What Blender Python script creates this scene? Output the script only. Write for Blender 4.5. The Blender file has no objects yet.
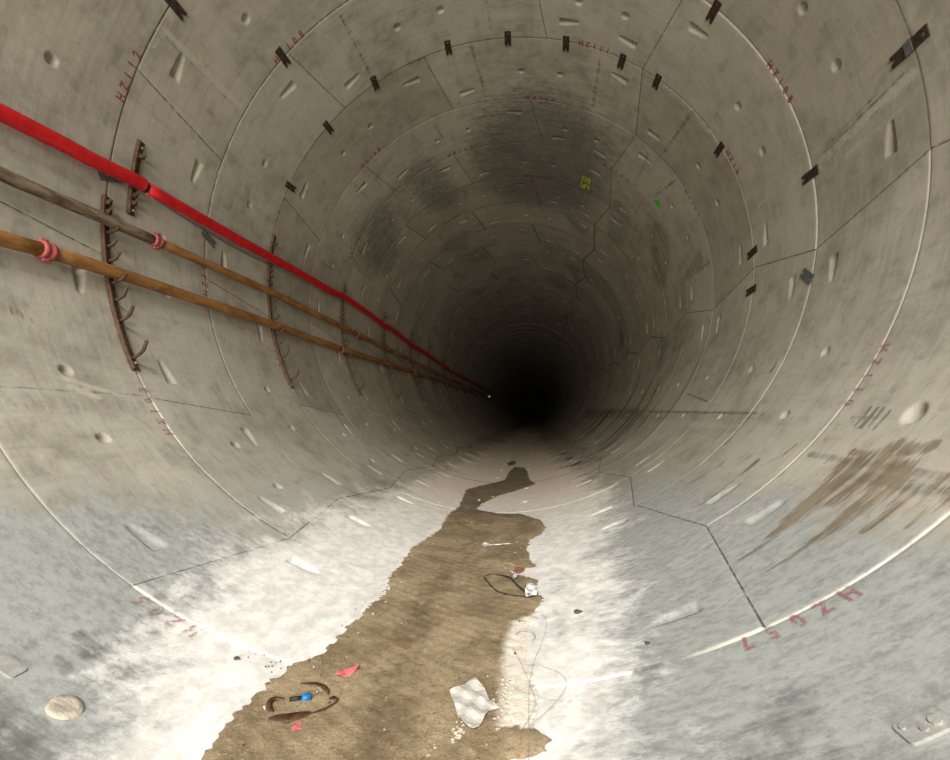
import bpy, bmesh, math, random
import numpy as np
from mathutils import Vector, Matrix
from mathutils.geometry import delaunay_2d_cdt
random.seed(7); rng = np.random.default_rng(7)
C = bpy.context.scene.collection
PI = math.pi

# ------------------------------------------------------------------ the tunnel's own frame
# phi: degrees round the lining (0 = invert, + to the right), s: ring number (0 = joint nearest the viewer), h: metres in from the lining
R, W, Z0 = 3.4393, 1.2, 2.0343
def P(phi, s, h=0.0):
    a = math.radians(phi); r = R - h
    return Vector((r*math.sin(a), Z0 + s*W, R - r*math.cos(a)))
def frame(phi):                      # tangent (increasing phi), axial, inward normal
    a = math.radians(phi)
    return Vector((math.cos(a), 0, math.sin(a))), Vector((0, 1, 0)), Vector((-math.sin(a), 0, math.cos(a)))

# ------------------------------------------------------------------ object helpers
def obj(name, me, mat=None, parent=None, kind=None):
    o = bpy.data.objects.new(name, me); C.objects.link(o)
    if mat is not None and me is not None:
        me.materials.clear(); me.materials.append(mat)
    if parent is not None:
        o.parent = parent
    if kind: o['kind'] = kind
    return o
def tag(o, label=None, cat=None, group=None, kind=None):
    if label: o['label'] = label
    if cat: o['category'] = cat
    if group: o['group'] = group
    if kind: o['kind'] = kind
    return o
def empty(name, loc):
    o = bpy.data.objects.new(name, None); C.objects.link(o); o.location = loc
    o.empty_display_size = .05
    return o
def bm_mesh(name, bm, smooth=False, off=None):
    if off is not None: bmesh.ops.translate(bm, verts=bm.verts, vec=-Vector(off))
    bmesh.ops.recalc_face_normals(bm, faces=bm.faces)
    me = bpy.data.meshes.new(name); bm.to_mesh(me); bm.free()
    if smooth: me.polygons.foreach_set('use_smooth', [True]*len(me.polygons))
    me.update(); return me
def smooth_path(pts, n=8):           # Catmull-Rom
    pts = [Vector(p) for p in pts]
    Q = [2*pts[0]-pts[1]] + pts + [2*pts[-1]-pts[-2]]
    out = []
    for i in range(1, len(Q)-2):
        a, b, c, d = Q[i-1:i+3]
        for k in range(n):
            t = k/n
            out.append(.5*((2*b)+(c-a)*t+(2*a-5*b+4*c-d)*t*t+(3*b-a-3*c+d)*t*t*t))
    out.append(pts[-1]); return out
def add_tube(bm, path, rad, seg=10, cap=True, noise=0, squash=None):
    path = [Vector(p) for p in path]; rings = []
    N = len(path); up = None
    for i, p in enumerate(path):
        t = (path[min(i+1, N-1)]-path[max(i-1, 0)]).normalized()
        if up is None:
            up = Vector((0, 0, 1)) if abs(t.z) < .9 else Vector((1, 0, 0))
        u = (up - t*up.dot(t)).normalized(); v = t.cross(u); up = u
        r = rad[i] if isinstance(rad, (list, tuple)) else rad
        ring = []
        for k in range(seg):
            a = 2*PI*k/seg; rr = r*(1+random.uniform(-noise, noise)) if noise else r
            su, sv = squash if squash else (1, 1)
            ring.append(bm.verts.new(p + u*math.cos(a)*rr*su + v*math.sin(a)*rr*sv))
        rings.append(ring)
    for a, b in zip(rings, rings[1:]):
        for k in range(seg):
            bm.faces.new((a[k], a[(k+1) % seg], b[(k+1) % seg], b[k]))
    if cap:
        bm.faces.new(rings[0][::-1]); bm.faces.new(rings[-1])
def add_box(bm, c, ax, ay, az, hx, hy, hz):
    c = Vector(c); vs = []
    for i in (-1, 1):
        for j in (-1, 1):
            for k in (-1, 1):
                vs.append(bm.verts.new(c + ax*hx*i + ay*hy*j + az*hz*k))
    for f in ((0,1,3,2),(4,6,7,5),(0,4,5,1),(2,3,7,6),(0,2,6,4),(1,5,7,3)):
        bm.faces.new([vs[i] for i in f])
def extrude_ngon(bm, pts2d, o, u, v, n, t):   # flat outline at o in axes u,v raised by t along n
    lo = [bm.verts.new(o+u*x+v*y) for x, y in pts2d]; hi = [bm.verts.new(o+u*x+v*y+n*t) for x, y in pts2d]
    bm.faces.new(lo[::-1]); bm.faces.new(hi)
    for i in range(len(lo)):
        j = (i+1) % len(lo); bm.faces.new((lo[i], lo[j], hi[j], hi[i]))

# ------------------------------------------------------------------ node helpers
class NT:
    def __init__(s, name):
        s.m = bpy.data.materials.new(name); s.m.use_nodes = True; s.t = s.m.node_tree; s.t.nodes.clear()
        s.out = s.t.nodes.new('ShaderNodeOutputMaterial'); s.b = s.t.nodes.new('ShaderNodeBsdfPrincipled')
        s.t.links.new(s.b.outputs[0], s.out.inputs[0])
        s.co = s.t.nodes.new('ShaderNodeTexCoord').outputs['Object']
    def n(s, ty, **k):
        nd = s.t.nodes.new(ty)
        for a, b in k.items(): setattr(nd, a, b)
        return nd
    def put(s, sock, v):
        if isinstance(v, bpy.types.NodeSocket): s.t.links.new(v, sock)
        elif v is not None:
            try: sock.default_value = v
            except Exception: sock.default_value = (*v, 1)
    def math(s, op, a, b=0.0, c=None, clamp=False):
        nd = s.n('ShaderNodeMath', operation=op, use_clamp=clamp); s.put(nd.inputs[0], a); s.put(nd.inputs[1], b)
        if c is not None: s.put(nd.inputs[2], c)
        return nd.outputs[0]
    def smooth(s, v, a, b, lo=0., hi=1.):
        nd = s.n('ShaderNodeMapRange', interpolation_type='SMOOTHSTEP'); s.put(nd.inputs[0], v)
        for i, x in enumerate((a, b, lo, hi)): s.put(nd.inputs[1+i], x)
        return nd.outputs[0]
    def scale(s, vec, sc):
        nd = s.n('ShaderNodeMapping'); s.put(nd.inputs[0], vec); nd.inputs['Scale'].default_value = sc; return nd.outputs[0]
    def noise(s, vec, scale, det=4, rough=.55, dist=0.):
        nd = s.n('ShaderNodeTexNoise'); s.put(nd.inputs['Vector'], vec); nd.inputs['Scale'].default_value = scale
        nd.inputs['Detail'].default_value = det; nd.inputs['Roughness'].default_value = rough; nd.inputs['Distortion'].default_value = dist
        return nd.outputs['Fac']
    def voro(s, vec, scale, feature='F1'):
        nd = s.n('ShaderNodeTexVoronoi', feature=feature); s.put(nd.inputs['Vector'], vec); nd.inputs['Scale'].default_value = scale
        return nd.outputs['Distance']
    def mix(s, f, a, b):
        nd = s.n('ShaderNodeMix', data_type='RGBA'); s.put(nd.inputs[0], f); s.put(nd.inputs[6], a if isinstance(a, bpy.types.NodeSocket) else (*a, 1)); s.put(nd.inputs[7], b if isinstance(b, bpy.types.NodeSocket) else (*b, 1))
        return nd.outputs[2]
    def sep(s, attr):
        a = s.n('ShaderNodeAttribute', attribute_name=attr); x = s.n('ShaderNodeSeparateXYZ'); s.t.links.new(a.outputs['Vector'], x.inputs[0]); return x.outputs
    def bump(s, h, dist, strength=1.):
        nd = s.n('ShaderNodeBump'); s.put(nd.inputs['Height'], h); nd.inputs['Distance'].default_value = dist; nd.inputs['Strength'].default_value = strength
        s.t.links.new(nd.outputs[0], s.b.inputs['Normal'])
    def fin(s, col, rough=.8, metal=0., spec=.4):
        s.put(s.b.inputs['Base Color'], col if isinstance(col, bpy.types.NodeSocket) else (*col, 1)); s.put(s.b.inputs['Roughness'], rough)
        s.b.inputs['Metallic'].default_value = metal; s.b.inputs['Specular IOR Level'].default_value = spec
        return s.m

# ------------------------------------------------------------------ materials
def concrete():
    k = NT('segment_concrete'); co = k.co
    A, B, D, E = k.sep('fa'), k.sep('fb'), k.sep('fc'), k.sep('fd')
    big = k.noise(co, .9, 4, .55, .4)
    med = k.noise(co, 4.5, 5, .62, .3)
    hoop = k.noise(k.scale(co, (1.2, 16, 1.2)), 1.6, 4, .6)          # long round the hoop, fine along the drive
    axial = k.noise(k.scale(co, (14, 1.0, 14)), 1.0, 4, .6)
    fine = k.noise(co, 60, 3, .7)
    col = k.mix(k.smooth(big, .32, .68), (.30, .272, .215), (.445, .41, .335))
    col = k.mix(k.smooth(med, .35, .72, 0, .5), col, (.50, .475, .41))
    col = k.mix(k.smooth(med, .46, .28, 0, .45), col, (.20, .19, .16))
    col = k.mix(k.smooth(hoop, .5, .75, 0, .35), col, (.52, .49, .42))
    col = k.mix(k.smooth(hoop, .48, .27, 0, .3), col, (.20, .19, .16))
    col = k.mix(k.smooth(axial, .48, .3, 0, .16), col, (.17, .165, .14))
    spk = k.noise(co, 11, 6, .75, .4); col = k.mix(k.smooth(spk, .45, .32, 0, .35), col, (.21, .205, .18)); col = k.mix(k.smooth(spk, .58, .70, 0, .3), col, (.56, .53, .46))
    col = k.mix(k.smooth(E[0], .55, .0, 0, .30), col, (.20, .175, .13)); col = k.mix(k.smooth(E[0], .6, 1., 0, .22), col, (.48, .455, .39))
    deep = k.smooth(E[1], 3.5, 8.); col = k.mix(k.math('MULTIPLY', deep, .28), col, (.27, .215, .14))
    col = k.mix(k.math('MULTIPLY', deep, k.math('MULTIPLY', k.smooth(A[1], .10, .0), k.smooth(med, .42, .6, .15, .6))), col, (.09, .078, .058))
    # blue-grey rubbed zone low down near the portal, its colour also darkened for shade
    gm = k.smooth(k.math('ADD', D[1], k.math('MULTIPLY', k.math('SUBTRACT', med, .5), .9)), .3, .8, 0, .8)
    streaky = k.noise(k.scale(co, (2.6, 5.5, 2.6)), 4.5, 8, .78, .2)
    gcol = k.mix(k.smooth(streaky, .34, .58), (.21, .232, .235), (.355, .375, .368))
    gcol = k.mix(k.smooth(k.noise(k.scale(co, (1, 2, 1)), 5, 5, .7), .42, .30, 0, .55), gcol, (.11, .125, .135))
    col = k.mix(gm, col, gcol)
    rag = k.noise(k.scale(co, (1.5, 17, 1.5)), 1.5, 7, .72)
    # soot
    dk = k.smooth(k.math('ADD', B[2], k.math('MULTIPLY', k.math('SUBTRACT', k.math('ADD', k.math('MULTIPLY', spk, .5), k.math('MULTIPLY', rag, .5)), .5), 2.2)), .35, 1.05, 0, .66)
    col = k.mix(k.math('MULTIPLY', dk, k.smooth(B[2], .02, .2)), col, (.055, .05, .042))
    # brown run-down stains, ragged along the hoop
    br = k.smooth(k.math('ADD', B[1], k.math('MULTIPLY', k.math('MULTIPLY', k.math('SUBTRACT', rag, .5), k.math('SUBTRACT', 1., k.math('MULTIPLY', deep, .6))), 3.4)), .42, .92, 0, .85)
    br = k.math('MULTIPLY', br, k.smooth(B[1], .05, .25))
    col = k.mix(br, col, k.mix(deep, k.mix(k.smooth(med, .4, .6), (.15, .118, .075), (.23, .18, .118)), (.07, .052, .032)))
    # mortar smears
    wm = k.math('MULTIPLY', k.smooth(k.math('ADD', D[0], k.math('MULTIPLY', k.math('SUBTRACT', k.math('ADD', k.math('MULTIPLY', k.noise(co, 26, 6, .8), .6), k.math('MULTIPLY', med, .4)), .5), 3.2)), .45, 1.0, 0, .7), k.smooth(D[0], .02, .2))
    col = k.mix(wm, col, (.52, .485, .40))
    # white dust lying in the invert
    dn = k.noise(co, 2.4, 6, .62, .5)
    du = k.math('ADD', B[0], k.math('MULTIPLY', k.math('SUBTRACT', dn, .5), 1.5))
    du = k.math('ADD', du, k.math('MULTIPLY', k.math('SUBTRACT', streaky, .5), .9))
    dm = k.math('MULTIPLY', k.smooth(du, .22, .78, 0, .97), k.smooth(B[0], 0., .15))
    dcol = k.mix(k.smooth(k.noise(co, 9, 5, .7), .34, .66), (.64, .62, .58), (.86, .84, .80))
    dcol = k.mix(k.smooth(k.voro(co, 26), .12, .06, 0, .3), dcol, (.42, .42, .42))
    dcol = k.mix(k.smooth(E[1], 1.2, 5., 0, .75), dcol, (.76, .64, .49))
    col = k.mix(dm, col, dcol)
    # joints
    jn = k.noise(co, 14, 3, .6)
    jw = k.math('ABSOLUTE', A[0])
    jm = k.math('MULTIPLY', k.smooth(k.math('MULTIPLY', jw, k.math('SUBTRACT', 1., k.math('MULTIPLY', deep, .72))), .0075, .003), k.smooth(jn, .34, .52, .25, 1.0)); jm = k.math('MULTIPLY', jm, k.smooth(dm, .25, .75, 1., .06))
    col = k.mix(k.math('MULTIPLY', jm, .85), col, (.045, .04, .03))
    jm2 = k.math('MULTIPLY', k.smooth(jw, .035, .012), k.smooth(jn, .5, .7, 0, .35)); col = k.mix(jm2, col, (.42, .38, .30))
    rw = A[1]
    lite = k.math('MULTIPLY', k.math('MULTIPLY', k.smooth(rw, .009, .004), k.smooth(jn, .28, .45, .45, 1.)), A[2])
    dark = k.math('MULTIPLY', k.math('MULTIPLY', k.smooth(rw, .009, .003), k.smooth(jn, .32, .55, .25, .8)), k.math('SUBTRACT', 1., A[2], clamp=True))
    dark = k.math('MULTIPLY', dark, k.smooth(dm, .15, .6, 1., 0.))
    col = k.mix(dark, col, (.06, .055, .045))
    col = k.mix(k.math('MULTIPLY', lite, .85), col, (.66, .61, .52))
    h = k.math('ADD', k.math('MULTIPLY', fine, .12), k.math('MULTIPLY', med, .5))
    h = k.math('ADD', h, k.math('MULTIPLY', k.noise(co, 18, 4, .6), .28))
    h = k.math('SUBTRACT', h, k.math('MULTIPLY', k.smooth(jw, .009, .002), .7))
    k.bump(h, .012, .55)
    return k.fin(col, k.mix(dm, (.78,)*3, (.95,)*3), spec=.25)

def mud():
    k = NT('wet_silt'); co = k.co; F = k.sep('fa')
    n1 = k.noise(co, 3.2, 5, .6, .6); n2 = k.noise(co, 16, 5, .7, .3); n3 = k.noise(co, 70, 3, .7)
    col = k.mix(k.smooth(n1, .35, .65), (.21, .155, .088), (.345, .265, .162))
    col = k.mix(k.smooth(n2, .45, .34, 0, .45), col, (.15, .108, .064))
    col = k.mix(k.smooth(n3, .58, .72, 0, .7), col, (.50, .40, .25)); col = k.mix(k.smooth(n3, .44, .32, 0, .6), col, (.12, .085, .045)); n4 = k.noise(co, 30, 4, .7); col = k.mix(k.smooth(n4, .42, .30, 0, .55), col, (.115, .085, .048)); col = k.mix(k.smooth(n4, .58, .7, 0, .4), col, (.44, .35, .22))
    col = k.mix(k.smooth(k.math('ADD', n1, k.math('MULTIPLY', n2, .4)), .60, .50, 0, .22), col, (.15, .14, .11))
    gr = k.voro(co, 95); col = k.mix(k.math('MULTIPLY', k.smooth(gr, .22, .10, 0, .8), k.smooth(n1, .45, .6)), col, (.56, .47, .33))
    col = k.mix(k.smooth(F[1], 0, 1, 0, .55), col, (.11, .09, .062))
    col = k.mix(k.math('MULTIPLY', F[2], k.smooth(n2, .62, .38, .1, .6)), col, (.13, .09, .05))
    fd = k.smooth(k.math('ADD', F[0], k.math('MULTIPLY', k.math('SUBTRACT', n2, .5), .7)), .2, .85)
    col = k.mix(fd, col, (.74, .68, .58))
    k.bump(k.math('ADD', k.math('MULTIPLY', n2, .7), k.math('MULTIPLY', n3, .25)), .018, .7)
    return k.fin(col, k.smooth(n2, .35, .65, .55, .85), spec=.35)

def rust(name, a, b, c, rough=.75, sc=22., stretch=(1, 1, 1), metal=0., bump=.003, spec=.35):
    k = NT(name); v = k.scale(k.co, stretch); n1 = k.noise(v, sc, 5, .65, .3); n2 = k.noise(v, sc*3.1, 3, .6)
    col = k.mix(k.smooth(n1, .35, .65), a, b); col = k.mix(k.smooth(n2, .57, .75, 0, .6), col, c)
    k.bump(n1, bump, .8); return k.fin(col, rough, metal, spec)
M = {}
M['concrete'] = concrete(); M['mud'] = mud()
M['rack'] = rust('rusty_rack_steel', (.06, .032, .02), (.125, .07, .042), (.27, .18, .11))
M['hook'] = rust('dark_hook_steel', (.05, .032, .022), (.10, .062, .04), (.20, .12, .07))
M['bolt'] = rust('pale_bolt', (.42, .40, .36), (.6, .58, .52), (.7, .68, .62), .5)
M['plate'] = rust('dark_plate_steel', (.028, .017, .014), (.06, .036, .028), (.12, .08, .06), .6)
M['plate_grey'] = rust('grey_plate_steel', (.085, .09, .092), (.13, .135, .135), (.22, .2, .17), .5)
M['pipe'] = rust('rusty_pipe_steel', (.20, .085, .022), (.34, .165, .052), (.46, .28, .12), .62, 9, (1, .35, 1))
M['pipe_muddy'] = rust('mud_caked_pipe', (.085, .055, .03), (.26, .20, .13), (.40, .33, .24), .9, 15, (1, .22, 1), bump=.02)
M['coupling'] = rust('pink_coupling', (.30, .055, .05), (.42, .11, .10), (.55, .28, .24), .5)
M['dull_coupling'] = rust('dusty_red_coupling', (.24, .075, .04), (.32, .12, .065), (.4, .24, .16), .7)
M['hose'] = rust('red_hose', (.46, .004, .008), (.60, .010, .016), (.66, .05, .05), .42, 12, bump=.004, spec=.5)
M['hose_wear'] = rust('worn_hose_edge', (.42, .02, .02), (.55, .22, .19), (.72, .6, .54), .7, 30)
M['black_rubber'] = rust('black_rubber', (.012, .011, .010), (.03, .028, .025), (.07, .06, .05), .6)
M['grey_cable'] = rust('grey_cable', (.11, .115, .12), (.17, .175, .18), (.25, .25, .25), .6)
M['wire'] = rust('steel_wire', (.22, .24, .25), (.32, .34, .35), (.45, .45, .45), .5)
M['sheet'] = rust('dusty_white_plastic', (.50, .47, .42), (.64, .61, .56), (.74, .71, .66), .6, 7, bump=.006)
M['clear'] = rust('white_crinkled_wrapper', (.42, .42, .41), (.66, .66, .64), (.78, .78, .76), .3, 40)
M['pink'] = rust('pink_plastic', (.62, .13, .15), (.74, .21, .22), (.78, .36, .34), .5)
M['blue'] = rust('blue_plastic', (.004, .12, .36), (.01, .2, .50), (.03, .28, .55), .35)
M['sole'] = rust('brown_wet_strip', (.055, .024, .013), (.115, .055, .032), (.17, .1, .06), .4, 30)
M['stone'] = rust('pale_grit', (.40, .34, .25), (.60, .54, .44), (.72, .67, .58), .9, 30)
M['dark_stone'] = rust('dark_crumb', (.06, .05, .035), (.12, .09, .06), (.2, .15, .1), .9, 30)
M['yellow'] = rust('yellow_scrap', (.60, .50, .06), (.68, .58, .12), (.7, .65, .3), .6)
M['plate_mortar'] = rust('grey_mortar', (.26, .265, .25), (.36, .36, .33), (.42, .38, .30), .9, 18, bump=.006)
M['grout'] = rust('beige_mortar', (.34, .30, .24), (.47, .42, .34), (.56, .52, .44), .9, 14, (1, 3, 1), bump=.01)
def paint(name, c1, c2, lo, hi, alpha=.9):
    k = NT(name); n = k.noise(k.co, 38, 5, .7); n2 = k.noise(k.co, 6, 3, .6)
    k.put(k.b.inputs['Alpha'], k.math('MULTIPLY', k.smooth(n, lo, hi), k.smooth(n2, .3, .6, alpha*.75, alpha)))
    return k.fin(k.mix(n2, c1, c2), .8, spec=.2)
M['red_paint'] = paint('faded_red_paint', (.30, .035, .035), (.38, .07, .06), .30, .56)
M['pink_paint'] = paint('worn_pink_paint', (.34, .10, .13), (.40, .15, .18), .36, .58, .75)
M['faint_paint'] = paint('almost_worn_off_red_paint', (.34, .10, .08), (.38, .14, .11), .40, .60, .55)
M['green_paint'] = paint('green_spray_paint', (.06, .50, .03), (.10, .60, .04), .2, .3, 1.)
M['lime_paint'] = paint('lime_spray_paint', (.42, .56, .01), (.52, .66, .02), .1, .2, 1.)

# ------------------------------------------------------------------ lining layout
def joints(k):
    if k % 2 == 0:
        return [(-135., -139.2), (-82.6, -79.3), (-27.3, -24.1), (27.4, 31.8), (82.0, 86.2), (137.4, 141.3), (170.2, 165.8)]
    return [(-163., -166.9), (-111.2, -108.1), (-55., -51.7), (-24.2, -27.3), (31.8, 28.0), (86.2, 82.1), (141.3, 137.4)]
def joint_at(k, i, s):
    a, b = joints(k)[i]; return a + (b-a)*(s-k)
def sstep(x, a, b):
    t = np.clip((x-a)/(b-a), 0, 1); return t*t*(3-2*t)

pockets = []                       # (phi of deep end, direction of the tail, s)
for k in range(-1, 19):
    for i, (a, b) in enumerate(joints(k)):
        sl = 1 if b > a else -1
        for side in (-1, 1):
            f = .27 if side == -sl else .77
            if k % 2 and i == 3: f = .5 + .25*side; 
            s = k + f + random.uniform(-.012, .012)
            pockets.append((joint_at(k, i, s) + side*3.9, side, s))
pockets.append((94., -1, .245))
holes = []
for k in range(-1, 19):
    js = [joint_at(k, i, k+.5) for i in range(7)]; js.append(js[0]+360)
    for a, b in zip(js, js[1:]):
        c = (a+b)/2; c = c-360 if c > 180 else c
        for d in (-5.3, 5.3):
            holes.append((c+d, k+.505, .047, .035))
holes = [h for h in holes if not (h[1] < 1 and abs(h[0]-52) < 3)] + [(51.9, .505, .08, .045)]
holes = [h for h in holes if not (h[1] < 0)]

# (phi0, s0, phi1, s1, halfwidth0 m, halfwidth1 m, strength)
brown = [(-66.5,.33,-65.5,.40,.05,.04,.62),(47.6,.44,44.6,.62,.10,.08,.95),(44.9,.60,37.,.545,.10,.06,1.),(40.,.57,30.6,.49,.06,.015,1.),(46.,.42,40.5,.46,.08,.06,.9),(45.2,.33,38.,.31,.10,.055,.95),
 (40.,.31,31.2,.305,.06,.012,.9),(43.5,.2,38.6,.19,.06,.02,.8),(46.8,.66,46.2,.40,.035,.05,.85),(48.3,.30,47.,.50,.05,.06,.9),(47.4,.12,45.6,.02,.05,.09,.8),(45.2,.10,43.8,.0,.08,.1,.8),
 (47.9,.9,45.2,.86,.012,.012,.7),(47.5,.84,44.8,.82,.02,.012,.6),(46.6,.78,45.,.76,.03,.02,.55),(43.2,.72,41.,.70,.03,.01,.6),(44.6,.13,41.,.12,.03,.01,.7),(43.,.26,40.2,.25,.02,.01,.7),(42.6,.08,40.2,.07,.02,.01,.7),
 (43.4,1.34,33.8,1.325,.035,.015,.75),(42.8,1.70,31.6,1.85,.03,.012,.6),(47.,1.126,44.9,1.144,.014,.01,.9),(49.5,.98,47,.975,.012,.01,.5),
 (70,4.9,57.4,4.99,.012,.02,.9),(57.4,4.99,47.7,5.04,.02,.03,.95),(47.7,5.04,30.,4.95,.03,.02,.8),(68,4.1,53.4,4.16,.010,.02,.95),(53.4,4.16,34.8,4.15,.022,.012,.95),
 (71,7.36,52.,7.3,.02,.05,.9),(52.,7.3,38.,7.27,.05,.03,.8),(66,6.2,50,6.2,.03,.05,.8),(52,6.2,36,6.15,.06,.03,.95),(64,5.6,34,5.55,.03,.04,.9),(52,5.8,30,5.75,.05,.02,.9),(53,8.8,34,8.8,.12,.05,.9),(53,9.7,38,9.7,.1,.05,.8),
 (24.,5.6,17,5.8,.1,.1,1.),(22,6.6,14,6.5,.12,.08,1.),(21.5,7.8,12,7.7,.14,.1,.9),(16,5.2,10,5.3,.05,.05,.6),(22,6.0,27,5.95,.03,.02,.9),
 (-148.7,2.07,-149.,2.9,.02,.02,.75),(-149.,2.2,-150.,2.5,.03,.02,.6),(-175.4,3.08,-177.,3.9,.03,.02,.75),(152.1,3.13,151.7,3.88,.02,.03,.8),(149.9,3.13,150.2,3.86,.012,.012,.5),(125.8,3.04,127.7,3.87,.03,.025,.8),
 (120.5,4.05,124,4.75,.025,.02,.7),(161.,4.05,161.5,4.8,.015,.015,.6),(-176,4.1,-176,4.6,.02,.015,.55),(179.7,2.4,179.3,2.88,.02,.015,.6),(167.,5.25,168.4,5.8,.02,.02,.6),(-123,3.07,-122.,3.6,.015,.012,.4)]
for _ in range(26):
    s = random.uniform(4.2, 11); p0 = random.uniform(49, 54); brown.append((p0, s, p0-random.uniform(3, 18), s+random.uniform(-.02, .02), random.uniform(.008, .04), .008, random.uniform(.5, .9)))
dark2 = [(a, b, c, d, e*1.7, f*1.7, g) for a, b, c, d, e, f, g in brown if b >= 4 and 10 < a < 75]
brown = [(a, b, c, d, e*.9, f*.95, g*.92) if b < 1 else (a, b, c, d, e, f, g) for a, b, c, d, e, f, g in brown]
brown += dark2
dark = [(166,4.95,166,5.95,1.5,1.5,.95),(-175,5.0,-178,5.9,.5,.5,.8),(152,5.0,149,6.1,.5,.4,.75),(-150,5.0,-153,6.1,.5,.5,.75),(-123,5.3,-120,6.3,.9,.5,.75),(-140,5.0,-139,5.8,.3,.3,.6),
 (109.6,4.3,108,4.6,.25,.25,.5),(113.8,5.4,105,5.9,.5,.4,.7),(132.4,5.9,130,6.7,.4,.4,.7),(121.5,5.9,121,6.4,.4,.3,.6),(98.1,4.35,97,4.9,.2,.1,.7),(80,4.5,79,5.4,.2,.4,.55),(70,5.2,60,6,.3,.3,.5),
 (45.4,.02,45.8,.93,.035,.03,.7),(44.0,.02,44.2,.55,.045,.06,.7),(50.6,1.25,50.9,2.1,.08,.04,.5),(48,2.2,47,3.1,.08,.05,.5),
 (52.8,.79,50.4,.795,.014,.012,1.),(52.7,.74,50.1,.745,.014,.022,1.),(52.7,.70,50.2,.70,.010,.012,.95),(52.3,.65,49.9,.655,.012,.012,.9),(51.4,.86,51.3,.70,.02,.02,.7),(50,.97,49.7,.72,.05,.03,.5),
 (52.1,1.9,53.4,6.,.02,.02,.9),(53.4,6.,54.4,14.,.02,.03,1.),(51.2,2.,52.2,6.,.10,.16,.55),(52.4,6.,53.,14.,.2,.3,.7),(52.3,1.95,51,1.97,.015,.01,.9),(52.2,1.8,50.8,1.81,.012,.01,.9),(52.2,2.3,49.5,2.3,.02,.015,.8),(51.8,2.6,49.4,2.6,.015,.01,.8),
 (48.2,2.2,46.4,2.2,.02,.02,.8),(46.2,1.95,45.4,1.96,.03,.03,.7),(63.,2.1,61.6,2.1,.012,.012,1.),(61.6,2.1,60.6,2.12,.02,.02,1.),(58.2,3.87,55.4,3.1,.008,.008,1.),
 (-55.6,.0,-55.3,.95,.012,.012,.7),(-53.9,.0,-53.2,.9,.09,.07,.5),(-50,-.2,-48.6,.8,.15,.1,.4),(-46,1.0,-40,1.02,.03,.02,.6),(-44,1.2,-36,1.25,.03,.02,.5),(-50.5,.85,-38,.98,.02,.02,.5),(-52,1.1,-44,1.4,.05,.05,.3),
 (-20,-.75,-26,-.75,.22,.2,1.),(-27,-.65,-30,-.5,.15,.1,.8),(-23,-.33,-25,-.30,.05,.03,.8),(-19.5,-.35,-21,-.33,.03,.02,.8),(-22.5,-.42,-24,-.40,.03,.02,.7),(-23.5,-.2,-24.5,-.15,.06,.04,.4),(38,-.5,33,-.6,.3,.2,.75),(22,-.45,25,-.35,.12,.1,.6),(27,-.62,25,-.55,.15,.1,.6),(40,-.25,38,-.15,.1,.05,.5),
 (100,.3,110,.2,.3,.3,.3),(-95,.2,-110,.1,.4,.4,.4),(-120,.0,-150,.1,.8,.8,.3),(104,-.1,115,.1,.9,.6,.45),(-75,1.8,-72,1.6,.12,.1,.3),(160,1.6,158,2.9,.2,.15,.35),(118,2.3,112,2.8,.35,.2,.3),
 (6.5,3.0,12.4,3.6,.008,.014,1.),(12.4,3.6,20.2,4.09,.014,.008,1.),(-23.6,2.0,-18.6,2.0,.016,.012,1.),(-18.6,2.0,-10,2.0,.007,.012,.9),(-14.5,1.0,-7.7,1.0,.012,.01,.8),(8,2.99,14,3.02,.008,.008,.7),(10,2.1,15,2.15,.006,.006,.6),
 (-22,5.0,-15,5.0,.03,.02,.6),(24.,4.85,20,4.95,.02,.02,.8),(24,4.85,25,5.0,.02,.03,.9)]
for _ in range(46):      # faint soot patches further up the drive
    s = random.uniform(6, 18); ph = random.uniform(-150, 150); ph = ph if abs(ph) > 55 else ph+200
    dark.append((ph, s, ph+random.uniform(-7, 7), s+random.uniform(.2, 1.), random.uniform(.1, .5), random.uniform(.1, .4), random.uniform(.3, .75)))
for k in range(4, 14):   # dirty short marks beside the joints
    for _ in range(9):
        ph = random.choice((-1, 1))*random.uniform(75, 180); s = k+random.uniform(.05, .2)
        dark.append((ph, s, ph+random.uniform(-1, 1), s+random.uniform(.3, .7), random.uniform(.02, .06), .03, random.uniform(.4, .75)))
dark += [(97.6,1.1,96.9,1.85,.014,.012,.8),(96.2,1.2,95.4,1.8,.012,.012,.7),(98.2,1.3,97.4,1.9,.012,.012,.7),(-118.6,1.1,-118.9,1.85,.012,.012,.6)]
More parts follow.
